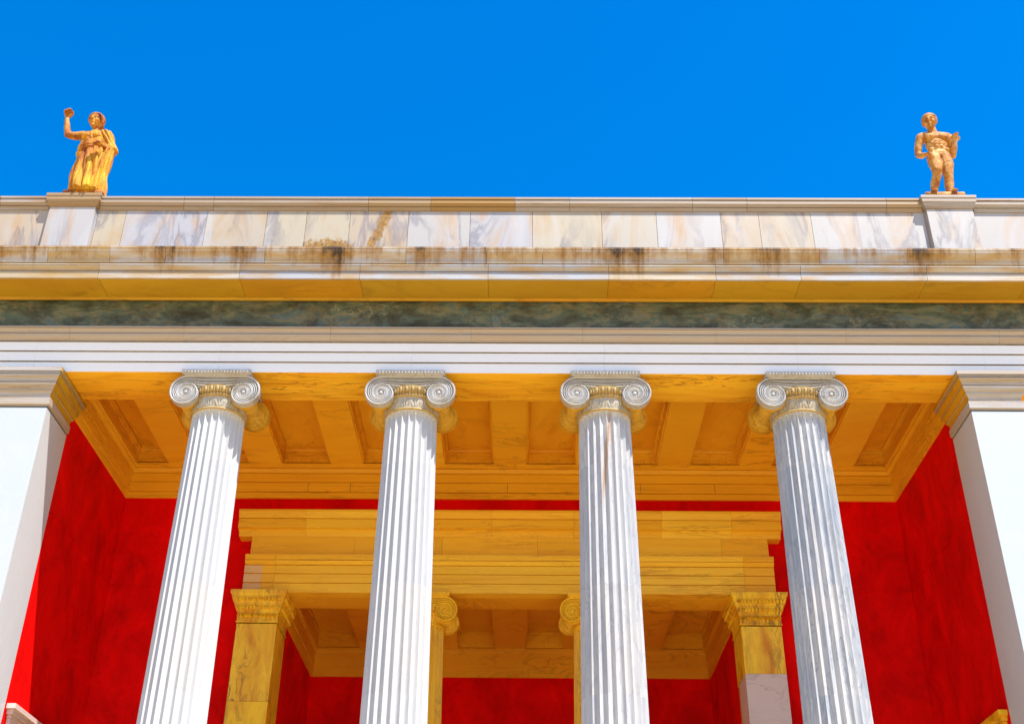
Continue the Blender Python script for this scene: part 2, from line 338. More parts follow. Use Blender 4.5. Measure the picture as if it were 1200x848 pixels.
# ------------------------------------------------------------------ Ionic columns
def column(H, rt, rb, s, loc, label, group, m_shaft, m_cap, m_stain, joints, m_neck=None, m_bol=None):
    m_neck = m_neck or m_cap; m_bol = m_bol or m_stain
    """H: floor to architrave; rt/rb: shaft radius top/bottom; s: size of the capital"""
    root = empty('ionic_column', loc, label, 'column', group)
    def part(name, bm, mat, par=root, smooth=True, angle=35):
        o = obj(name, bm, mat, par, smooth, False, angle); return o
    # plinth and attic base
    b = new_bm()
    w = rb*1.38
    box(b, -w, w, -w, w, 0, .17*s)
    pr = [(rb*1.33, .17*s)]
    for k in range(9): a = -PI/2 + PI*k/8; pr.append((rb*1.22 + math.cos(a)*.085*s, .27*s + math.sin(a)*.09*s))
    for k in range(7): a = PI*k/6; pr.append((rb*1.16 - math.sin(a)*.05*s, .38*s + .09*s*k/6))
    for k in range(9): a = -PI/2 + PI*k/8; pr.append((rb*1.08 + math.cos(a)*.06*s, .535*s + math.sin(a)*.06*s))
    pr.append((rb*.9, .62*s))
    lathe(b, pr, 64); part('column_base', b, m_cap)
    # fluted shaft
    z0, z1 = .56*s, H - .665*s
    NF, SUB = 24, 10
    zs = [z0 + .015]
    e = .105*s
    lower = [z0 + e*k/8 for k in range(9)]; upper = [z1 - .03*s - e + e*k/10 for k in range(11)]
    jz = [H + j for j in joints]
    mid = []
    zz = lower[-1]
    while zz < upper[0] - .35: zz += .30; mid.append(zz)
    zlist = lower + mid + upper + [z1 - .02*s, z1]
    for j in jz: zlist += [j]
    zlist = sorted(set(zlist))
    b = new_bm(); L = b.faces.layers.float['rnd']
    rings = []
    fa, fb = lower[0] + .02, upper[-1]
    for z in zlist:
        t = (z - z0)/(z1 - z0)
        rad = rb + (rt - rb)*(t**1.25)
        if z >= z1 - .021*s: rad += .012*s
        ring = []
        for i in range(NF*SUB):
            a = 2*PI*i/(NF*SUB); u = (i % SUB)/SUB
            # scotia-shaped flute between fillets, with rounded ends
            hw = .43; d = 0
            x = (u - .5)/hw
            if abs(x) < 1:
                prof = math.sqrt(max(0, 1 - x*x))
                q = 1.0
                for end, sg in ((fa, 1), (fb, -1)):
                    k = (z - end)*sg/(e)
                    if k <= 0: q = 0
                    elif k < 1: q = min(q, math.sqrt(max(0, 1 - (1-k)**2)))
                lim = q
                if abs(x) < lim or q >= 1: d = prof*min(1, q*1.02)
                else: d = 0
            rr = rad - d*.064*s*(.8+.2*rad/rt)
            ring.append(b.verts.new((math.cos(a)*rr, math.sin(a)*rr, z)))
        rings.append(ring)
    n = NF*SUB
    tone = [random.random() for _ in range(len(jz)+2)]
    for ra, rb_, za, zb in zip(rings[:-1], rings[1:], zlist[:-1], zlist[1:]):
        dr = sum(1 for j in jz if (za+zb)/2 > j)
        for i in range(n):
            j = (i+1) % n; f = b.faces.new((ra[i], ra[j], rb_[j], rb_[i])); f[L] = tone[dr]
    b.faces.new(rings[0][::-1]); b.faces.new(rings[-1])
    part('shaft', b, m_shaft, angle=28)
    # ---- capital: necking, echinus, cushion with volutes, abacus
    def Z(v): return H + v*s
    b = new_bm()
    # carved necking: palmettes and lotus in low relief
    nz, na = 22, 288
    rings = []
    for k in range(nz+1):
        v = k/nz; z = Z(-.665 + .235*v); ring = []
        for i in range(na):
            a = 2*PI*i/na; u = (a*16/(2*PI)) % 1
            du = abs(u-.5)*2
            leaf = math.cos(math.atan2(du*1.3, v+.12)*7)*.5+.5
            env = max(0, 1-((du*.95)**2 + ((v-.45)/.55)**2))**.4
            lot = max(0, 1-((1-du)*3.2/(v+.25))**2)**.5*(.3+.7*v)
            rel = (leaf*env*.65 + lot*.7)*math.sin(PI*min(1, max(0, v)))**.35
            rr = rt + .004*s + .018*s*v + .034*s*rel
            ring.append(b.verts.new((math.cos(a)*rr, math.sin(a)*rr, z)))
        rings.append(ring)
    for p, q in zip(rings[:-1], rings[1:]):
        for i in range(na):
            j = (i+1) % na; b.faces.new((p[i], p[j], q[j], q[i]))
    b.faces.new(rings[0][::-1]); b.faces.new(rings[-1])
    cap = part('capital', b, m_neck, angle=50)
    b = new_bm()   # bead mouldings
    for zc, rc, th in ((-.672, rt+.016*s, .020), (-.428, rt+.040*s, .022)):
        pr = []
        for k in range(9): a = -PI/2 + PI*k/8; pr.append((rc + math.cos(a)*th*s, Z(zc) + math.sin(a)*th*s))
        lathe(b, [(rc-.04*s, pr[0][1])] + pr + [(rc-.04*s, pr[-1][1])], 72)
    for i in range(60):
        a = 2*PI*i/60; rr = rt + .06*s
        ellipsoid(b, (math.cos(a)*rr, math.sin(a)*rr, Z(-.428)), (.017*s,)*3, 8, 6)
    part('bead_moulding', b, m_stain, cap)
    b = new_bm()   # echinus with egg-and-dart
    pr = [(rt-.02*s, Z(-.405)), (rt+.035*s, Z(-.405)), (rt+.075*s, Z(-.36)), (rt+.095*s, Z(-.30)), (rt+.10*s, Z(-.27)), (rt-.02*s, Z(-.26))]
    lathe(b, pr, 72)
    for i in range(32):
        a = 2*PI*(i+.5)/32; rr = rt + .078*s
        ellipsoid(b, (math.cos(a)*rr, math.sin(a)*rr, Z(-.335)), (.035*s, .030*s, .062*s), 10, 8, Matrix.Rotation(a, 4, 'Z'))
        a = 2*PI*i/32; rr = rt + .085*s
        ellipsoid(b, (math.cos(a)*rr, math.sin(a)*rr, Z(-.345)), (.018*s, .008*s, .070*s), 8, 6, Matrix.Rotation(a, 4, 'Z'))
    part('egg_moulding', b, m_stain, cap)
    # volutes
    ex, ez, R0, kk = .485*s, Z(-.395), .315*s, .098
    FY = .505*s
    def spiral(phi, f=1.0): return R0*f*math.exp(-kk*phi)
    for side in (-1, 1):            # front, back
        b = new_bm()
        y1 = side*FY
        # faces of the two scrolls: outer turn of the spiral, slightly dished, with an edge
        for sx in (-1, 1):
            n = 56
            outl = []
            for i in range(n):
                ph = 2*PI*i/n; rr = spiral(ph*.86); a = PI/2 - ph
                outl.append((sx*(ex + math.cos(a)*rr), ez + math.sin(a)*rr))
            levels = [(1.0, -.13*s), (1.0, -.030*s), (.5, -.034*s), (.14, -.024*s)]
            rings = [[b.verts.new((sx*ex + (x - sx*ex)*q, y1 + side*d, ez + (z - ez)*q)) for x, z in outl] for q, d in levels]
            for p, q in zip(rings[:-1], rings[1:]):
                for i in range(n):
                    j = (i+1) % n; b.faces.new((p[i], p[j], q[j], q[i]))
            b.faces.new(rings[0]); b.faces.new(rings[-1])
            ellipsoid(b, (sx*ex, y1-side*.012*s, ez), (.034*s, .020*s, .034*s), 14, 8)
        # cushion (canalis) between the scrolls with a sagging lower edge
        m = 20; top = Z(-.082)
        pts = [(-ex + 2*ex*i/m, top) for i in range(m+1)]
        low = [(-ex + 2*ex*i/m, ez + .11*s - .035*s*(1-((i/m-.5)*2)**2)) for i in range(m+1)]
        fr = [b.verts.new((x, y1 - side*.032*s, z)) for x, z in pts+low[::-1]]; bk = [b.verts.new((x, y1 - side*.14*s, z)) for x, z in pts+low[::-1]]
        b.faces.new(fr); b.faces.new(bk[::-1])
        for i in range(len(fr)):
            j = (i+1) % len(fr); b.faces.new((fr[i], fr[j], bk[j], bk[i]))
        # the fillets run across the cushion and wind into both eyes
        for f, w_, turns in ((1.0, .024, 2.55), (.84, .014, 2.3), (.72, .014, 2.0), (.61, .015, 1.8)):
            path, rad = [], []
            for sx in (-1, 1):
                seg, rd = [], []
                steps = int(turns*40)
                for i in range(steps+1):
                    ph = 2*PI*turns*i/steps; rr = spiral(ph, f) - .010*s; a = PI/2 - ph
                    if rr < .035*s: break
                    seg.append(Vector((sx*(ex + math.cos(a)*rr), y1, ez + math.sin(a)*rr))); rd.append(max(.006*s, w_*s*math.exp(-kk*ph*.75)))
                if sx < 0: path += seg[::-1]; rad += rd[::-1]
                else:
                    x0 = path[-1]; x1_ = seg[0]; sag = (1-f)*.18*s
                    for i in range(1, 12):
                        t = i/12; p = x0.lerp(x1_, t); p.z -= sag*math.sin(PI*t); path.append(p); rad.append(rad[-1])
                    path += seg; rad += rd
            for p in path: p.y -= side*.014*s
            tube(b, path, rad, 8, 1.25, Vector((0,1,0)))
        part('volute_face', b, m_cap if side < 0 else m_bol, cap, angle=50)
    for sx in (-1, 1):              # bolsters joining front and back scrolls
        b = new_bm(); pr = []
        m = 44
        for i in range(m+1):
            t = i/m; y = (-FY + .12*s) + (2*FY - .24*s)*t
            w_ = abs(t-.5)*2
            rr = .115 + .115*w_**2.2 + .020*math.sin(t*PI*2*8)*(1 if .06 < t < .94 else 0)
            if abs(t-.5) < .11: rr += .022
            pr.append((rr*s, y))
        lathe(b, pr, 40, sx*ex, ez - .03*s, 'y')
        part('volute_side', b, m_bol, cap)
    b = new_bm()                    # cushion core above the echinus
    box(b, -ex, ex, -FY+.13*s, FY-.13*s, Z(-.262), Z(-.086)); part('cushion', b, m_stain, cap, False)
    b = new_bm()                    # abacus with a carved edge
    A = .55*s
    rect_ring(b, -A, A, -A, A, [(-.03*s, Z(-.086)), (.0, Z(-.076)), (.022*s, Z(-.048)), (.034*s, Z(-.022)), (.034*s, Z(-.006))])
    k = 20
    for i in range(k):
        x = -A + 2*A*(i+.5)/k
        for (px, py) in ((x, -A-.020*s), (x, A+.020*s), (-A-.020*s, x), (A+.020*s, x)):
            ellipsoid(b, (px, py, Z(-.046)), (.021*s, .021*s, .030*s), 8, 6)
    part('abacus', b, m_stain if m_cap != M['capital'] else M['capital'], cap, True, 40)
    return root

def copy_tree(o, parent=None):
    c = o.copy(); COL.objects.link(c)
    if parent: c.parent = parent
    for ch in [x for x in bpy.data.objects if x.parent == o]: copy_tree(ch, c)
    return c
def set_mat(root, name, mat):
    for ch in root.children:
        if ch.name.split('.')[0] == name:
            ch.material_slots[0].link = 'OBJECT'; ch.material_slots[0].material = mat

GC = 'white Ionic columns across the front of the porch'
CY = .4825
JO = [-1.62, -3.72, -5.42, -7.4]
c1 = column(ZA-ZF, .437, .535, 1.0, (-4.935, CY, ZF), 'cleanest bright white fluted Ionic column beside the left white pier', GC, M['shaft_clean'], M['capital'], M['capital_stain'], JO, M['necking'], M['bolster'])
specs = [(-1.645, 'white fluted Ionic column with pale shaft and no rust streak, left of the centre beam', M['shaft_warm']),
         (1.645, 'greyish fluted Ionic column with a brown rust streak below its capital, right of centre', M['shaft_rust']),
         (4.935, 'fluted Ionic column with strong blue-grey veins in its shaft, beside the right white pier', M['shaft_blue'])]
bpy.context.view_layer.update()
for x, lab, mt in specs:
    c = copy_tree(c1); c.location.x = x; c['label'] = lab
    set_mat(c, 'shaft', mt)
GI = 'honey coloured inner columns of the doorway'
i1 = column(ZA-2.33-ZF, .385, .455, .86, (-1.62, 4.64, ZF), 'honey coloured inner Ionic column of the doorway, half hidden behind the second white column', GI, M['shaft_honey'], M['capital_honey'], M['capital_honey'], [-2.5, -4.6])
bpy.context.view_layer.update()
i2 = copy_tree(i1); i2.location.x = 1.62
i2['label'] = 'honey coloured inner Ionic column of the doorway, half hidden behind the rust-streaked white column'

# ------------------------------------------------------------------ the museum
mus = empty('museum_building', (0, 4, 0), 'neoclassical museum porch with red walls, coffered ceiling tinted with warm bounce light and stained marble parapet', 'building')
def P(name, bm, mat, par=mus, smooth=False, label=None, angle=None):
    o = obj(name, bm, mat, par, smooth, True, angle)
    if label: o['label'] = label
    return o
XE = 14.0
# architrave: three fasciae
b = new_bm()
arch = [(0,0),(0,.186),(.045,.187),(.045,.201),(-.02,.202),(-.02,.380),(.03,.381),(.03,.395),(-.04,.396),(-.04,.566),(.02,.567),(.02,.578),(.25,.578),(.25,.012),(.25,0)]
blocks_x(b, arch, [-XE,-11.4,-8.1,-4.935,-1.645,1.645,4.935,8.1,11.4,XE], ZA, .002)
box(b, -XE, XE, .06, .24, ZA+.01, ZA+.57)
A_ = P('architrave', b, M['white'])
b = new_bm()
crown = [(.10,.58),(-.07,.58),(-.07,.600)]
for k in range(7): t = k/6; crown.append((-.082-.045*math.sin(t*PI/2), .606+.085*t))
crown += [(-.09,.692),(-.09,.702),(-.132,.703),(-.132,.712)]
for k in range(7): t = k/6; crown.append((-.135-.038*(1-math.cos(t*PI/2)), .716+.055*t))
crown += [(-.14,.772),(-.14,.780),(-.18,.781),(-.18,.808),(.10,.83)]
blocks_x(b, crown, cuts_from(-XE, XE, 2.2), ZA, .003)
P('crown_moulding', b, M['crown'], A_)
def line(y0, y1, z0, z1, par):  # dark strip standing in for the shadow inside a moulding groove
    b = new_bm(); box(b, -XE, XE, y0, y1, ZA+z0, ZA+z1); P('joint_and_shade_line', b, M['joint_and_shade'], par)
for y0, z0 in ((-.014,.1878), (-.034,.3818), (-.052,.5678)): line(y0, y0+.06, z0, z0+.0125, A_)
line(-.122, -.07, .6925, .7022, A_); line(-.165, -.12, .7722, .7806, A_)
# underside of the architrave: slabs between the columns, coloured for warm bounce light
b = new_bm()
for x0, x1 in zip([-13,-8.62,-7.6,-4.935,-1.645,1.645,4.935,7.6,8.62], [-8.62,-7.6,-4.935,-1.645,1.645,4.935,7.6,8.62,13]):
    box(b, x0+.003, x1-.003, .004, .962, ZA-.004+.002, ZA+.02) if False else box(b, x0+.003, x1-.003, .252, .962, ZA, ZA+.45)
    box(b, x0+.003, x1-.003, .006, .2515, ZA-.004, ZA-.0005)
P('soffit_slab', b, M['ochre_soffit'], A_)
# frieze
b = new_bm()
blocks_x(b, [(0,.832),(0,1.50),(.3,1.50),(.3,.832)], cuts_from(-XE, XE, 5.2), ZA, .004)
box(b, -XE, XE, .03, .28, ZA+.84, ZA+1.49)
P('frieze', b, M['frieze'])
# cornice: bed moulding, corona, sima
ccuts = [-XE,-11.8,-9.2,-7.05,-4.62,-2.55,-.35,1.72,3.55,5.0,7.15,8.9,11.3,XE]
b = new_bm()
blocks_x(b, [(.2,1.502),(-.03,1.502),(-.035,1.44),(-.06,1.44),(-.085,1.475),(.2,1.60)], cuts_from(-XE, XE, 2.4), ZA, .003)
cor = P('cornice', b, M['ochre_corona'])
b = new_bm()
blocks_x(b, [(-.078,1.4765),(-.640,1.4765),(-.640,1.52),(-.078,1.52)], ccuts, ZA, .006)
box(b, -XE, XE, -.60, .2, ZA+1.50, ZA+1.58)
P('cornice_underside', b, M['ochre_corona'], cor)  # same stone as the face, with bounce light put into its colour
b = new_bm()
fas = [(-.645,1.485),(-.66,1.455),(-.70,1.455),(-.70,1.595),(-.685,1.596),(-.685,1.604),(-.712,1.605),(-.712,1.625)]
for k in range(6): t = k/5; fas.append((-.715-.035*math.sin(t*PI/2), 1.63+.05*t))
fas += [(-.72,1.682),(-.72,1.692),(-.755,1.693),(-.755,1.72),(-.3,1.74),(-.3,1.59),(-.645,1.59)]
blocks_x(b, fas, ccuts, ZA, .006)
P('cornice_face', b, M['sima'], cor)
b = new_bm()
sim = [(-.70,1.742),(-.765,1.742),(-.765,1.768)]
for k in range(11):
    t = k/10; sim.append((-.77 - .075*(t - math.sin(2*PI*t)/(2*PI)*.9), 1.775 + .205*t))
sim += [(-.852,1.985),(-.852,2.022),(-.06,2.06),(-.06,1.742)]
blocks_x(b, sim, cuts_from(-XE, XE, 1.35, .3), ZA, .006)
box(b, -XE, XE, -.68, .1, ZA+1.745, ZA+2.01)
P('gutter_moulding', b, M['sima'], cor)
line(-.742, -.70, 1.6825, 1.6915, cor); line(-.704, -.67, 1.5965, 1.6035, cor)
# parapet
b = new_bm()
pc = [-XE,-12.3,-10.9,-9.55,-8.45,-7.57,-7.05,-5.55,-4.45,-3.72,-2.92,-1.85,-.72,.42,1.68,2.68,3.85,4.55,5.5,7.57,8.45,9.6,10.9,12.4,XE]
blocks_x(b, [(-.10,2.0),(-.10,3.392),(.18,3.392),(.18,2.0)], pc, ZA, .007)
box(b, -XE, XE, -.06, .17, ZA+2.0, ZA+3.38)
par = P('parapet', b, M['parapet'])
cop = [(-.03,3.392),(-.118,3.394),(-.13,3.43),(-.148,3.455),(-.125,3.460),(-.125,3.470),(-.15,3.475),(-.165,3.50),(-.185,3.525),(-.185,3.595),(-.165,3.597),(-.165,3.606),(-.20,3.612),(-.20,3.655),(.25,3.672),(.25,3.392)]
b = new_bm()
blocks_x(b, cop, [-XE,-11.6,-9.4,-8.49] , ZA, .006)
blocks_x(b, cop, [-7.55,-6.0,-5.45,-2.6,-1.45,0.1,1.1,3.35,4.35,6.9,7.55], ZA, .006)
blocks_x(b, cop, [8.49,10.2,12.1,XE], ZA, .006)
box(b, -XE, XE, -.10, .2, ZA+3.395, ZA+3.64)
P('coping', b, M['ledge'], par)
for x0, x1 in ((-XE,-8.55),(-7.5,7.5),(8.55,XE)):
    b = new_bm(); box(b, x0, x1, -.141, -.11, ZA+3.461, ZA+3.4695); box(b, x0, x1, -.180, -.15, ZA+3.5975, ZA+3.6055) if False else None; P('joint_and_shade_line', b, M['joint_and_shade'], par)  # dark strip painting the shadow in the coping's groove
for sx in (-1, 1):
    b = new_bm()
    cx = 8.02*sx
    box(b, cx-.42, cx+.42, -.20, .22, ZA+2.0, ZA+3.40)
    ped = P('pedestal', b, M['parapet'], par)
    b = new_bm()
    rect_ring(b, cx-.42, cx+.42, -.20, .22, [(-.02,3.401),(.018,3.405),(.03,3.44),(.045,3.46),(.045,3.48),(.055,3.505),(.072,3.53),(.072,3.60),(.085,3.614),(.085,3.664),(-.1,3.68)], ZA)
    bmesh.ops.recalc_face_normals(b, faces=b.faces)
    P('pedestal_coping', b, M['ledge'], par)
# piers with their capitals at either end of the porch
PCAP = [(0,-.70),(.0,-.665),(.02,-.662),(.02,-.655),(.026,-.65),(.026,-.52),(.0,-.515)]
for k in range(6): t = k/5; PCAP.append((.004+.03*(1-math.cos(t*PI/2)), -.50+.10*t))
PCAP += [(.05,-.395),(.05,-.36)]
for k in range(6): t = k/5; PCAP.append((.055+.04*math.sin(t*PI/2), -.355+.09*t))
PCAP += [(.07,-.263),(.07,-.253),(.10,-.252),(.10,-.235)]
for k in range(7): t = k/6; PCAP.append((.105+.04*(t-math.sin(2*PI*t)/(2*PI)), -.23+.10*t))
PCAP += [(.12,-.128),(.12,-.118),(.15,-.117),(.15,-.09),(.13,-.089),(.13,-.081),(.172,-.08),(.172,-.008),(.10,-.005)]
for sx in (-1, 1):
    x0, x1 = sorted((7.70*sx, 8.57*sx))
    b = new_bm()
    zc = [ZF, 4.4, 6.9, 9.3, ZA-.68]
    for z0, z1 in zip(zc[:-1], zc[1:]): box(b, x0, x1, 0, 1.0, z0, z1-.0005)
    pier = P('pier', b, M['pier'])
    b = new_bm(); rect_ring(b, x0, x1, 0, 1.0, PCAP, ZA)
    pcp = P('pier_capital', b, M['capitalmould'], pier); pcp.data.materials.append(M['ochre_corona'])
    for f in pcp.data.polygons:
        if -sx*f.normal.x > .3 and abs(f.normal.y) < .2 and f.center.z > ZA-.52: f.material_index = 1  # faces turned inward carry the painted warm bounce

# red walls of the porch
XW, YW = 7.70, 4.45
for sx in (-1, 1):
    x0, x1 = sorted((XW*sx + .004*sx, 8.55*sx))
    b = new_bm(); box(b, x0, x1, 1.002, YW+.3, ZF, ZA+.9)
    P('side_wall', b, M['red'])
b = new_bm()
for x0, x1, z0, z1 in ((-13,-8.56,ZF,ZA+.9),(8.56,13,ZF,ZA+.9),(-XW,-4.72,ZF,ZA+.9),(4.72,XW,ZF,ZA+.9),(-4.72,4.72,ZA-1.2,ZA+.9)):
    box(b, x0, x1, YW, YW+.25, z0, z1)
P('back_wall', b, M['red'])
# faint string course where the inner architrave meets the wall
for sx in (-1, 1):
    b = new_bm(); x0, x1 = sorted((5.25*sx, (XW-.002)*sx)); box(b, x0, x1, YW-.022, YW-.0005, ZA-2.18, ZA-2.15); P('string_course', b, M['red'])
    b = new_bm(); x0, x1 = sorted(((XW-.020)*sx, (XW+.0035)*sx)); box(b, x0, x1, 1.01, YW-.023, ZA-2.18, ZA-2.15); P('string_course', b, M['red'])
# doorways in the side walls; only their top corners reach into the picture
for sx in (-1, 1):
    b = new_bm()
    xi = XW*sx
    def bx(bb, o0, o1, y0, y1, z0, z1):
        a, c = sorted((xi - sx*o0, xi - sx*o1)); box(bb, a, c, y0, y1, z0, z1)
    top = ZA-5.34
    bx(b, .0005, .06, 1.17, 1.47, ZF, top-.45); bx(b, .0005, .06, 3.35, 3.65, ZF, top-.45)
    bx(b, .0005, .06, 1.17, 3.65, top-.449, top-.20)
    fr = P('door_surround', b, M['anta'] if sx > 0 else M['anta_pale'])  # sunlit left and shaded right painted in by two stone colours
    b = new_bm()
    for o, za_, zb_, e_ in ((.075,-.199,-.165,.015),(.065,-.164,-.15,.01),(.10,-.149,-.09,.06),(.12,-.089,-.075,.08),(.14,-.074,0,.11)):
        bx(b, .0005, o, 1.17-e_, 3.65+e_, top+za_, top+zb_)
    P('door_cornice', b, M['anta'] if sx > 0 else M['anta_pale'], fr)
    b = new_bm(); bx(b, .0005, .03, 1.471, 3.349, ZF, top-.4495); P('door_leaf', b, M['door'], fr)

# band under the ceiling, mitred round the room
def band(x, y0, y1, prof, mat, name, par=mus):
    b = new_bm()
    rings = []
    for o, z in prof:
        rings.append([b.verts.new(p) for p in ((-x+o, y0, z+ZA), (-x+o, y1-o, z+ZA), (x-o, y1-o, z+ZA), (x-o, y0, z+ZA))])
    for p, q in zip(rings[:-1], rings[1:]):
        for i in range(3): 
            f = b.faces.new((p[i], p[i+1], q[i+1], q[i])); setr(b, [f], .13*i)
    # closed behind and at the two ends
    for i in range(3):
        b.faces.new((rings[0][i], rings[0][i+1], rings[-1][i+1], rings[-1][i]))
    b.faces.new([r[0] for r in rings]); b.faces.new([r[3] for r in rings])
    return P(name, b, mat, par)
BP = [(.0,-.285),(.045,-.285),(.045,-.165),(.02,-.164),(.02,-.152),(.066,-.15),(.066,.045),(.035,.046),(.035,.058),(.080,.06),(.080,.235),(.05,.236),(.05,.25)]
for k in range(6): t = k/5; BP.append((.085+.05*(1-math.cos(t*PI/2)), .255+.07*t))
BP += [(.11,.33),(.11,.342),(.15,.345),(.15,.358),(.175,.362),(.175,.428),(.0,.43)]
ceil = None
b = new_bm()
box(b, -XW, XW, .97, YW, ZA+.95, ZA+1.1)
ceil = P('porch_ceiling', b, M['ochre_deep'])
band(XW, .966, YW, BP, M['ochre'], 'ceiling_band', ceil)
for x in (-6.1, -4.05, -3.2, -1.95, -.05, 1.75, 2.62, 4.1, 5.85):
    b = new_bm(); box(b, x-.004, x+.004, YW-.0675, YW-.06, ZA-.145, ZA+.04); P('joint_and_shade_line', b, M['joint_and_shade'], ceil)
yb0, yb1, zb = .9665, YW-.14, .424
sp, bw = 1.645, .325
for k in range(-4, 5):
    x = k*sp; b = new_bm()
    box(b, x-bw, x+bw, yb0, yb1, ZA+zb, ZA+.95-.002)
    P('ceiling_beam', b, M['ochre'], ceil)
for k in range(-5, 5):
    x0, x1 = k*sp+bw, (k+1)*sp-bw
    if k == -5: x0 = -XW+.13
    if k == 4: x1 = XW-.13
    b = new_bm()
    fr0, fr1 = yb0+.0, yb1
    # stepped coffer: sides, inner moulding, sunk panel
    rect_ring(b, x0+.001, x1-.001, fr0, fr1, [(.0,zb+.03),(.03,zb+.03),(.03,zb+.23),(.055,zb+.235),(.048,zb+.265),(.066,zb+.28),(.075,zb+.30),(.075,zb+.36)], ZA, False, True)
    box(b, x0+.075, x1-.075, fr0+.075, fr1-.075, ZA+zb+.36, ZA+zb+.44)
    # little dentils along the far side
    n = 14
    for i in range(n):
        w = (x1-x0-.08)/n; xx = x0+.04+w*i
        box(b, xx+w*.2, xx+w*.8, fr1-.042, fr1-.0305, ZA+zb+.035, ZA+zb+.10)
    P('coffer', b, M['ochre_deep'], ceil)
# roof over everything
b = new_bm(); box(b, -XE, XE, .31, 11, ZA+1.15, ZA+1.9); box(b, -13, -8.56, .97, YW, ZA+.43, ZA+1.1); box(b, 8.56, 13, .97, YW, ZA+.43, ZA+1.1)
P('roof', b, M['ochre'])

# ---- inner doorway: two antae, entablature, coffered vestibule
ent = [(4.46,-2.33),(4.215,-2.33),(4.215,-2.15),(4.245,-2.149),(4.245,-2.138),(4.20,-2.137),(4.20,-1.97),(4.23,-1.969),(4.23,-1.958),(4.185,-1.957),(4.185,-1.80),(4.215,-1.799),(4.215,-1.788),(4.17,-1.785)]
for k in range(5): t = k/4; ent.append((4.165-.05*math.sin(t*PI/2), -1.775+.05*t))
ent += [(4.14,-1.72),(4.14,-1.711),(4.11,-1.71),(4.11,-1.665),(4.09,-1.66),(4.09,-1.61),(4.46,-1.60)]
b = new_bm()
blocks_x(b, ent, [-5.06,-4.48,-1.62,1.62,4.48,5.06], ZA, .004)
ie = P('inner_entablature', b, M['ochre'])
b = new_bm()
for yy, z0_, z1_ in ((4.208,-2.326,-2.152),(4.193,-2.134,-1.972),(4.178,-1.954,-1.803)): box(b, -5.063, -4.72, yy, 4.40, ZA+z0_, ZA+z1_)
box(b, -5.062, -4.721, 4.26, 4.39, ZA-2.32, ZA-1.81)
P('end_block', b, M['tan'], ie, label='paler tan end block')
b = new_bm(); blocks_x(b, [(4.46,-1.598),(4.21,-1.598),(4.21,-1.20),(4.46,-1.20)], [-5.0,-3.0,-1.3,.55,2.25,4.1,5.0], ZA, .004)
P('inner_frieze', b, M['ochre'], ie)
icor = [(4.46,-1.198),(4.20,-1.198),(4.185,-1.15),(4.15,-1.12),(4.12,-1.10),(4.12,-1.085),(4.03,-1.08),(4.03,-.90),(4.06,-.899),(4.06,-.888),(4.01,-.887),(3.985,-.83),(3.95,-.78),(3.95,-.735),(4.46,-.70)]
b = new_bm(); blocks_x(b, icor, [-5.26,-3.95,-2.0,-.35,1.25,2.95,4.3,5.26], ZA, .004)
P('inner_cornice', b, M['ochre'], ie)
# soffit of the inner architrave
b = new_bm()
for x0, x1 in ((-4.9,-1.62),(-1.62,1.62),(1.62,4.9)): box(b, x0+.003, x1-.003, 4.462, 5.08, ZA-2.332, ZA-1.9)
P('inner_soffit', b, M['ochre_deep'], ie)
ACAP = [(0,-.62),(.0,-.60),(.022,-.595),(.022,-.572),(.006,-.568),(.012,-.40),(.03,-.385),(.03,-.365),(.04,-.355),(.062,-.30),(.066,-.265),(.08,-.26),(.08,-.235),(.10,-.21),(.115,-.15),(.125,-.14),(.125,-.11),(.15,-.075),(.155,-.03),(.155,-.004),(.1,-.002)]
for sx in (-1, 1):
    x0, x1 = sorted((4.33*sx, 5.08*sx)); zt = ZA-2.332
    b = new_bm()
    courses = [ZF, 4.6, 6.3, 7.72 if sx < 0 else 8.28, zt-.60]
    for z0, z1 in zip(courses[:-1], courses[1:]):
        if sx > 0 and z1 == 8.28:
            continue
        box(b, x0, x1, 4.20, 5.08, z0+.003, z1-.003)
    box(b, x0+.01, x1-.01, 4.21, 5.07, ZF, zt-.6)
    an = P('pilaster', b, M['anta'])
    if sx > 0:
        b = new_bm(); box(b, x0+.0, x1-.0, 4.197, 4.9, 6.303, 8.277)
        P('replaced_block', b, M['anta_pale'], an, label='pale pinkish replacement block')
    b = new_bm(); rect_ring(b, x0, x1, 4.20, 5.08, ACAP, zt)
    # egg row and palmette row carved round it
    for fx0, fx1, fy, nx in ((x0, x1, 4.20, 0),):
        for i in range(13):
            x = x0-.06 + (x1-x0+.12)*(i+.5)/13
            ellipsoid(b, (x, 4.20-.122, zt-.175), (.027,.026,.042), 8, 6)
            ellipsoid(b, (x, 4.20-.064, zt-.322), (.026,.026,.042), 8, 6)
        for i in range(9):
            x = x0 + (x1-x0)*(i+.5)/9
            for q in range(-2, 3):
                a = q*.5
                ellipsoid(b, (x+math.sin(a)*.034, 4.20-.018, zt-.515+math.cos(a)*.06), (.010,.026,.045), 6, 5, Matrix.Rotation(a, 4, 'Y'))
            ellipsoid(b, (x, 4.20-.018, zt-.54), (.020,.026,.018), 6, 5)
    xs = x0 if sx > 0 else x1
    for i in range(13):
        y = 4.20-.06 + (.88+.12)*(i+.5)/13
        ellipsoid(b, (xs-sx*.122, y, zt-.175), (.026,.027,.042), 8, 6)
        ellipsoid(b, (xs-sx*.064, y, zt-.322), (.026,.026,.042), 8, 6)
    P('pilaster_capital', b, M['anta'], an)
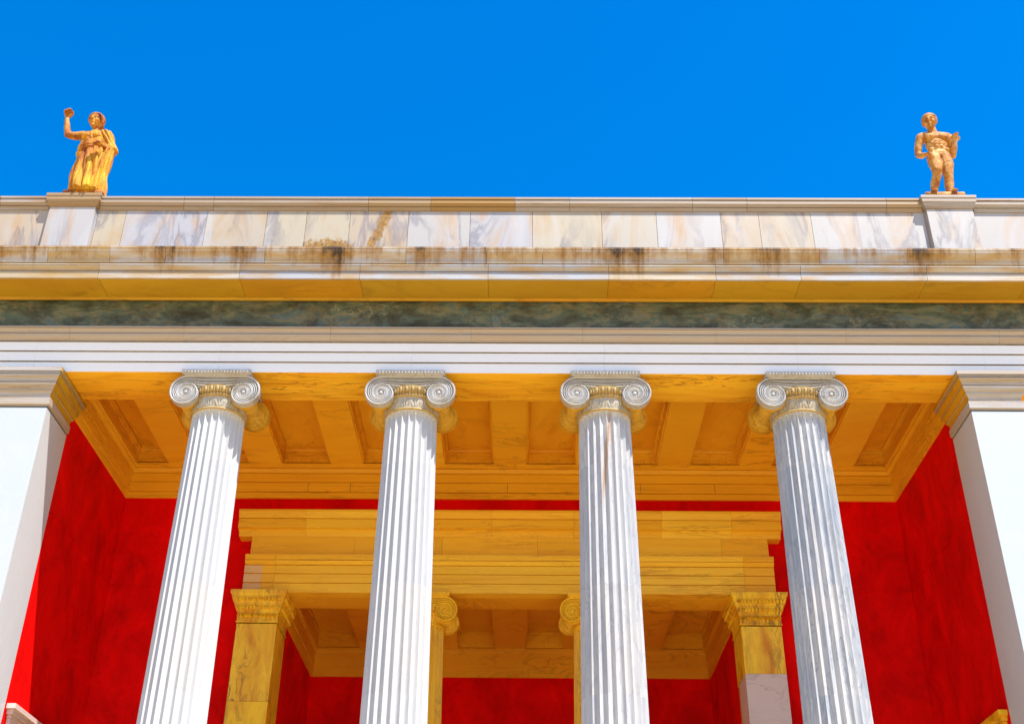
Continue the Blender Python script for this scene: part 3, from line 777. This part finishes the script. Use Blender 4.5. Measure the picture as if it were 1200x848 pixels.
# vestibule walls
XV, YV = 4.36, 8.5
b = new_bm()
box(b, -XV-.3, -XV, 5.082, YV+.2, ZF, ZA-1.2); box(b, XV, XV+.3, 5.082, YV+.2, ZF, ZA-1.2); box(b, -XV, XV, YV, YV+.2, ZF, ZA-1.2)
P('vestibule_wall', b, M['red'])
ZV = -2.03
b = new_bm(); box(b, -XV, XV, 4.72, YV, ZA+ZV+.55, ZA+ZV+.7); vc = P('vestibule_ceiling', b, M['ochre_deep'])
VB = [(.0,ZV-.62),(.045,ZV-.62),(.045,ZV-.40),(.06,ZV-.395),(.06,ZV-.10),(.09,ZV-.07),(.12,ZV-.04),(.12,ZV+.004),(.0,ZV+.006)]
band(XV, 5.083, YV, VB, M['ochre_deep'], 'vestibule_band', vc)
sp2, bw2 = 1.49, .33
for k in range(-2, 3):
    x = k*sp2; b = new_bm(); box(b, x-bw2, x+bw2, 5.0821, YV-.09, ZA+ZV, ZA+ZV+.548); P('vestibule_beam', b, M['ochre_deep'], vc)
for k in range(-3, 3):
    x0, x1 = k*sp2+bw2, (k+1)*sp2-bw2
    if k == -3: x0 = -XV+.09
    if k == 2: x1 = XV-.09
    b = new_bm()
    rect_ring(b, x0+.001, x1-.001, 5.083, YV-.09, [(.0,ZV+.02),(.025,ZV+.02),(.025,ZV+.30),(.06,ZV+.305),(.06,ZV+.36)], ZA, False, True)
    box(b, x0+.06, x1-.06, 5.143, YV-.15, ZA+ZV+.36, ZA+ZV+.44)
    P('vestibule_coffer', b, M['ochre_deep'], vc)
# porch floor and steps
b = new_bm()
box(b, -13, 13, -.55, YV+.3, ZF-.4, ZF-.001)
P('unseen_porch_floor', b, M['floor'])
b = new_bm()
for k in range(13):
    box(b, -13, 13, -.55-.34*(k+1), -.551-.34*k, 0.0, ZF-.165*(k+1)-.001)
P('steps', b, M['floor'])

# ------------------------------------------------------------------ statues
def blob(bm, p, r): 
    bmesh.ops.create_icosphere(bm, subdivisions=2, radius=1, matrix=Matrix.Translation(p) @ (Matrix.Diagonal((*r, 1)) if isinstance(r, tuple) else Matrix.Diagonal((r, r, r, 1))))
def limb(bm, pts, rads):
    for (p, q, a, c) in zip(pts[:-1], pts[1:], rads[:-1], rads[1:]):
        p, q = Vector(p), Vector(q); n = max(2, int((q-p).length/(min(a, c)*.35)))
        for i in range(n+1):
            t = i/n; blob(bm, p.lerp(q, t), a+(c-a)*t)
def hand(bm, w, d, side, palm_n, curl=1.0, sc=1.0):
    """palm at w pointing along d, five bent fingers curling towards palm_n"""
    d = Vector(d).normalized(); pn = Vector(palm_n); pn = (pn - d*pn.dot(d)).normalized(); ac = d.cross(pn).normalized()*side
    w = Vector(w)
    for k in range(4): limb(bm, [w, w + d*.085*sc + ac*(k-1.5)*.022*sc], [.026*sc, .019*sc])
    for k, L in enumerate((.030, .036, .033, .025)):
        p = w + d*.09*sc + ac*(k-1.5)*.025*sc; c = curl*(.55+.1*k); pts = [p]; ang = 0
        for j in range(3):
            ang += c; p = p + (d*math.cos(ang) + pn*math.sin(ang))*L*sc*(1-.12*j); pts.append(p)
        limb(bm, pts, [.0135*sc, .0125*sc, .0115*sc, .0095*sc])
    p = w + d*.03*sc - ac*.035*sc
    limb(bm, [p, p - ac*.03*sc + d*.03*sc + pn*.015*sc, p - ac*.028*sc + d*.06*sc + pn*.03*sc], [.017*sc, .014*sc, .011*sc])
def head(bm, c, yaw, tilt, s=1.0):
    """head with brow, nose, eyes, lips, chin and ears; looks along -Y before turning"""
    m = Matrix.Translation(c) @ Matrix.Rotation(yaw, 4, 'Z') @ Matrix.Rotation(tilt, 4, 'X')
    def e(p, r): bmesh.ops.create_icosphere(bm, subdivisions=2, radius=1, matrix=m @ Matrix.Translation(Vector(p)*s) @ Matrix.Diagonal((r[0]*s, r[1]*s, r[2]*s, 1)))
    e((0,.01,.035), (.098,.118,.115)); e((0,-.02,-.03), (.080,.098,.105)); e((0,-.055,-.105), (.050,.050,.042))
    e((0,-.10,.030), (.070,.026,.018)); e((0,-.125,-.012), (.017,.028,.042)); e((0,-.138,-.032), (.021,.019,.014))
    for sx in (-1, 1):
        e((sx*.036,-.100,.006), (.020,.014,.011)); e((sx*.052,-.075,-.035), (.035,.035,.035)); e((sx*.098,.012,-.005), (.014,.030,.036))
    e((0,-.108,-.068), (.031,.017,.009)); e((0,-.106,-.083), (.027,.017,.009)); e((0,-.098,-.118), (.026,.022,.022))
    return m
def finish(o, vox, sm=3):
    r = o.modifiers.new('Remesh', 'REMESH'); r.mode = 'VOXEL'; r.voxel_size = vox; r.use_smooth_shade = True
    if sm: k = o.modifiers.new('Smooth', 'SMOOTH'); k.iterations = sm; k.factor = .5
    return o
SY = -.08; SZ = ZA+3.79

# draped figure with a raised arm
st = empty('statue', (-7.89, SY, SZ-.125), 'golden statue of a robed woman raising one arm, on the parapet', 'statue')
def SP(name, bm, mat, par): o = obj(name, bm, mat, par, True, False); o.location = (0,0,.125) if par == st else (0,0,0); return o
b = new_bm(); rect_ring(b, -.38, .38, -.15, .30, [(0,-.125),(0,-.02),(-.01,0)])
SP('plinth', b, M['statue'], st)
b = new_bm()
ax = -.06
limb(b, [(ax+.02,0,.80),(ax,0,.98),(ax-.03,0,1.16),(ax-.05,.0,1.34),(ax-.06,.01,1.50)], [.19,.185,.15,.165,.10])
for sx in (-1, 1):
    blob(b, (ax-.05+sx*.10, -.10, 1.33), (.088,.085,.085)); limb(b, [(ax-.05,0,1.47),(ax-.05+sx*.20,0,1.45)], [.10,.078])
    limb(b, [(ax+.02+sx*.09,0,.82),(ax+.03+sx*.10,-.03 if sx < 0 else 0,.45),(ax+.03+sx*.11,0,.05)], [.13,.10,.07])
    blob(b, (ax+.03+sx*.11,-.09,.035), (.05,.12,.035))
limb(b, [(ax-.055,.01,1.48),(ax-.065,-.01,1.66)], [.072,.062])
hm = head(b, (ax-.075,-.03,1.78), -.12, .10, 1.30)
limb(b, [(ax-.25,0,1.45),(-.48,-.03,1.41),(-.60,-.07,1.41),(-.645,-.08,1.58),(-.69,-.09,1.80)], [.095,.082,.070,.062,.044])
hand(b, (-.69,-.09,1.82), (-.05,-.1,1), -1, (.3,-1,0), 1.35, 1.5)
limb(b, [(ax+.16,0,1.44),(.27,.02,1.20),(.30,.0,1.06),(.26,-.14,1.00),(.19,-.24,.99)], [.075,.062,.058,.050,.036])
hand(b, (.18,-.25,.99), (-.5,-.8,.05), 1, (0,.1,-1), .9, 1.2)
body = finish(SP('body', b, M['statue'], st), .011)
b = new_bm()       # hair with a diadem and a knot behind
m4 = hm
for i in range(210):
    t = i/210; ph = i*2.39996; zz = 1-1.55*t
    rr = math.sqrt(max(0, 1-zz*zz)); p = Vector((math.cos(ph)*rr*.108, .022+math.sin(ph)*rr*.122, .045+zz*.108))
    if p.y < -.045 and p.z < .085: continue
    bmesh.ops.create_icosphere(b, subdivisions=1, radius=1, matrix=m4 @ Matrix.Translation(p*1.22) @ Matrix.Diagonal((.026,.026,.024,1)))
for i in range(17):
    a = PI*(i/16); p = Vector((math.cos(a)*.108, -.035-.04*math.sin(a), .02+math.sin(a)*.095)); bmesh.ops.create_icosphere(b, subdivisions=2, radius=1, matrix=m4 @ Matrix.Translation(p*1.22) @ Matrix.Diagonal((.020,.022,.020,1)))
bmesh.ops.create_icosphere(b, subdivisions=2, radius=1, matrix=m4 @ Matrix.Translation((0,.19,.0)) @ Matrix.Diagonal((.07,.06,.06,1)))
finish(SP('hair', b, M['statue'], body), .011, 1)
def drape(bm, rows, nth, fold):
    rings = []
    for k, (cx, cy, z, rx, ry) in enumerate(rows):
        ring = []
        for i in range(nth):
            a = 2*PI*i/nth; f = 1 + fold(a, z)
            ring.append(bm.verts.new((cx + math.cos(a)*rx*f, cy + math.sin(a)*ry*f, z)))
        rings.append(ring)
    for p, q in zip(rings[:-1], rings[1:]):
        for i in range(nth):
            j = (i+1) % nth; bm.faces.new((p[i], p[j], q[j], q[i]))
    bm.faces.new(rings[0][::-1]); bm.faces.new(rings[-1])
def ridge(x): return abs(math.sin(x))**.7*2-1
b = new_bm()       # skirt: long slanting folds breaking over the feet
rows = []
for k in range(40):
    t = k/39; z = 1.12*t
    rx = .285 - .02*t - .10*max(0, t-.75)*2 + .02*math.sin(t*5); ry = .235 - .04*t
    rows.append((.0 + (ax)*t, 0, z, rx, ry))
def sk(a, z):
    e = 1-.5*min(1, z/1.1)
    return e*(.15*ridge(a*5.5 + z*1.6 + .5*math.sin(a*2+1)) + .07*ridge(a*9 - z*2.6) + .03*math.sin(z*9+a*3))*(1.15 if z < .9 else .8)
drape(b, rows, 220, sk)
# knee pushing forward through the cloth, then bodice with soft cross folds
robe = SP('robe', b, M['robe'], st)
b = new_bm()
rows = [(ax-.035, 0, 1.08+.36*t, .215+.02*math.sin(t*PI)-.03*t, .165+.02*math.sin(t*PI)-.03*t) for t in [k/15 for k in range(16)]]
drape(b, rows, 160, lambda a, z: .08*ridge(a*7+z*12) + .05*ridge(z*26+math.sin(a*2)*2.2))
for sx in (-1, 1): ellipsoid(b, (ax-.05+sx*.10, -.125, 1.325), (.095,.085,.085), 20, 14)
SP('bodice', b, M['robe'], robe)
b = new_bm()       # rolled edge of the cloak across the waist, rising to the bent arm
for off, rad in ((0,.050),(.055,.038),(-.05,.040),(.10,.026)):
    pts = []
    for i in range(60):
        a = 2*PI*i/59; x = math.cos(a); pts.append(Vector((ax-.02 + x*(.245+.01*math.sin(3*a)), math.sin(a)*.195, 1.08 + off + .085*x + .02*math.sin(a*5))))
    tube(b, pts, [rad*(1+.25*math.sin(i*.9)) for i in range(60)], 10, 1.0, Vector((0,0,1)))
SP('cloak_roll', b, M['robe'], robe)
b = new_bm()       # cloak over the shoulder and falling from the bent arm
rows = []
for k in range(36):
    t = k/35; z = 1.08 - 1.06*t
    rows.append((.27 - .12*t, -.04, z, .085+.02*t, .13+.03*math.sin(t*3)))
drape(b, rows[::-1], 90, lambda a, z: .22*ridge(a*4+z*1.2) + .06*math.sin(z*11))
rows = []
for k in range(20):
    t = k/19
    rows.append((ax+.17 + .17*t, .01, 1.50-.44*t, .105+.01*math.sin(t*9), .125))
drape(b, rows[::-1], 80, lambda a, z: .14*ridge(a*4+z*9))
SP('cloak', b, M['robe'], robe)

# nude standing youth
st = empty('statue', (8.0, SY, SZ-.125), 'golden statue of a bare standing man with one forearm raised, on the parapet', 'statue')
b = new_bm(); rect_ring(b, -.36, .36, -.15, .30, [(0,-.125),(0,-.02),(-.01,0)])
SP('plinth', b, M['statue_pale'], st)
b = new_bm()
cx = .10
# torso: ribcage, waist, pelvis
for p, r in (((cx,0,.99),(.205,.14,.13)), ((cx,0,1.10),(.19,.125,.12)), ((cx,-.005,1.24),(.215,.135,.15)), ((cx,.0,1.38),(.24,.14,.13)), ((cx,.01,1.47),(.19,.11,.08))): blob(b, p, r)
for sx in (-1, 1):
    blob(b, (cx+sx*.105,-.098,1.385), (.11,.06,.075))                      # chest
    blob(b, (cx+sx*.075,.09,.93), (.095,.085,.10))                           # buttocks
    for k in range(3): blob(b, (cx+sx*.043,-.118,1.26-.065*k), (.040,.028,.032))   # stomach
    blob(b, (cx+sx*.15,-.05,1.07), (.055,.08,.05))
    limb(b, [(cx,.01,1.50),(cx+sx*.23,.0,1.45)], [.09,.095])
    blob(b, (cx+sx*.265,0,1.42), (.09,.09,.11))                           # shoulders
blob(b, (cx,-.105,.93), (.045,.035,.04))
# legs: straight leg bears the weight, the other is relaxed
limb(b, [(cx+.095,0,.93),(cx+.10,-.02,.75),(cx+.085,-.03,.52),(cx+.085,-.01,.42),(cx+.08,.015,.30),(cx+.06,.02,.08)], [.135,.135,.098,.088,.092,.056])
limb(b, [(cx-.10,0,.93),(cx-.125,-.06,.74),(cx-.14,-.11,.53),(cx-.155,-.07,.42),(cx-.19,-.01,.30),(cx-.235,.03,.09)], [.135,.130,.096,.086,.088,.054])
for px, py, dx in ((cx+.06,.02,.02), (cx-.235,.03,-.05)):
    limb(b, [(px,py+.03,.045),(px+dx*.5,py-.08,.06),(px+dx,py-.17,.032)], [.045,.046,.034])
    for k in range(5): limb(b, [(px+dx+(k-2)*.020,py-.17,.024),(px+dx*1.1+(k-2)*.024,py-.225+.006*abs(k-2),.018)], [.017,.013])
limb(b, [(cx,.01,1.50),(cx-.025,-.01,1.66)], [.095,.082])
hm = head(b, (cx-.045,-.045,1.79), -.45, .18, 1.30)
# arms
limb(b, [(cx-.275,0,1.42),(cx-.335,.04,1.22),(cx-.35,.06,1.06),(cx-.335,-.04,.95),(cx-.31,-.13,.90)], [.088,.076,.066,.062,.044])
hand(b, (cx-.30,-.14,.90), (.5,-.6,-.4), -1, (0,0,-1), .8, 1.3)
limb(b, [(cx+.275,0,1.42),(cx+.31,.05,1.22),(cx+.30,.07,1.05),(cx+.32,-.02,1.16),(cx+.335,-.06,1.25)], [.088,.076,.064,.060,.042])
hand(b, (cx+.34,-.07,1.27), (.1,-.15,1), -1, (0,-1,-.2), .8, 1.2)
# tree-stump support behind the straight leg
body = finish(SP('body', b, M['statue_pale'], st), .011)
b = new_bm()
for i in range(230):
    t = i/230; ph = i*2.39996; zz = 1-1.5*t; rr = math.sqrt(max(0, 1-zz*zz))
    p = Vector((math.cos(ph)*rr*.106, .022+math.sin(ph)*rr*.12, .045+zz*.106))
    if p.y < -.04 and p.z < .07: continue
    bmesh.ops.create_icosphere(b, subdivisions=1, radius=1, matrix=hm @ Matrix.Translation(p*1.22) @ Matrix.Diagonal((.024,.024,.026,1)))
finish(SP('hair', b, M['statue_pale'], body), .010, 1)
b = new_bm()
limb(b, [(cx+.12,.14,.0),(cx+.12,.13,.3),(cx+.12,.11,.62)], [.095,.08,.065])
for k in range(4): blob(b, (cx+.12+.06*math.cos(k*2.1), .14+.05*math.sin(k*2.1), .1+.12*k), .035)
finish(SP('stump', b, M['statue_pale'], st), .014, 2)

# ------------------------------------------------------------------ ground
b = new_bm()
v = [b.verts.new(p) for p in ((-600,-600,0),(600,-600,0),(600,600,0),(-600,600,0))]; b.faces.new(v)
g = obj('forecourt_ground', b, M['ground']); g['kind'] = 'structure'

# ------------------------------------------------------------------ light
EL, AZ = R(61.7), R(42)        # sun high, from the front right
sun_dir = Vector((math.sin(AZ)*math.cos(EL), -math.cos(AZ)*math.cos(EL), math.sin(EL)))
ld = bpy.data.lights.new('sun', 'SUN'); ld.energy = 5.0; ld.angle = R(.53); ld.color = (1, .95, .87)
lo = bpy.data.objects.new('sun', ld); COL.objects.link(lo); lo.rotation_euler = sun_dir.to_track_quat('Z', 'Y').to_euler(); lo.location = (20, -30, 60)
w = bpy.data.worlds.new('World'); scene.world = w; w.use_nodes = True
t = w.node_tree; bg = t.nodes['Background']
sky = t.nodes.new('ShaderNodeTexSky'); sky.sky_type = 'NISHITA'; sky.sun_disc = False
sky.sun_elevation = EL; sky.sun_rotation = R(138); sky.altitude = 800; sky.air_density = 1.5; sky.dust_density = .2; sky.ozone_density = 6.0
hs = t.nodes.new('ShaderNodeHueSaturation'); hs.inputs['Value'].default_value = .90; hs.inputs['Saturation'].default_value = 1.4; hs.inputs['Hue'].default_value = .507
t.links.new(sky.outputs[0], hs.inputs['Color']); t.links.new(hs.outputs[0], bg.inputs[0]); bg.inputs[1].default_value = .15

# ------------------------------------------------------------------ camera
cd = bpy.data.cameras.new('camera'); cam = bpy.data.objects.new('camera', cd); COL.objects.link(cam)
f_px = 1412.46
cd.sensor_width = 36; cd.lens = f_px/1200*36; cd.clip_start = .1; cd.clip_end = 3000
Vz = Vector((622-600, -(-1880-424), -f_px)).normalized(); Vy = Vector((610-600, -(1290-424), -f_px)).normalized()
Vy = (Vy - Vz*Vy.dot(Vz)).normalized(); Vx = Vy.cross(Vz)
rot = Matrix((Vx, Vy, Vz))       # camera axes -> world axes
cam.matrix_world = Matrix.Translation((.26, -17.53, 1.6)) @ rot.to_4x4()
scene.camera = cam
scene.render.resolution_x, scene.render.resolution_y = 1024, 723
scene.view_settings.view_transform = 'Standard'; scene.view_settings.look = 'None'
scene.view_settings.exposure = .85; scene.view_settings.gamma = 1
scene.render.engine = 'CYCLES'
scene.cycles.max_bounces = 10; scene.cycles.diffuse_bounces = 6
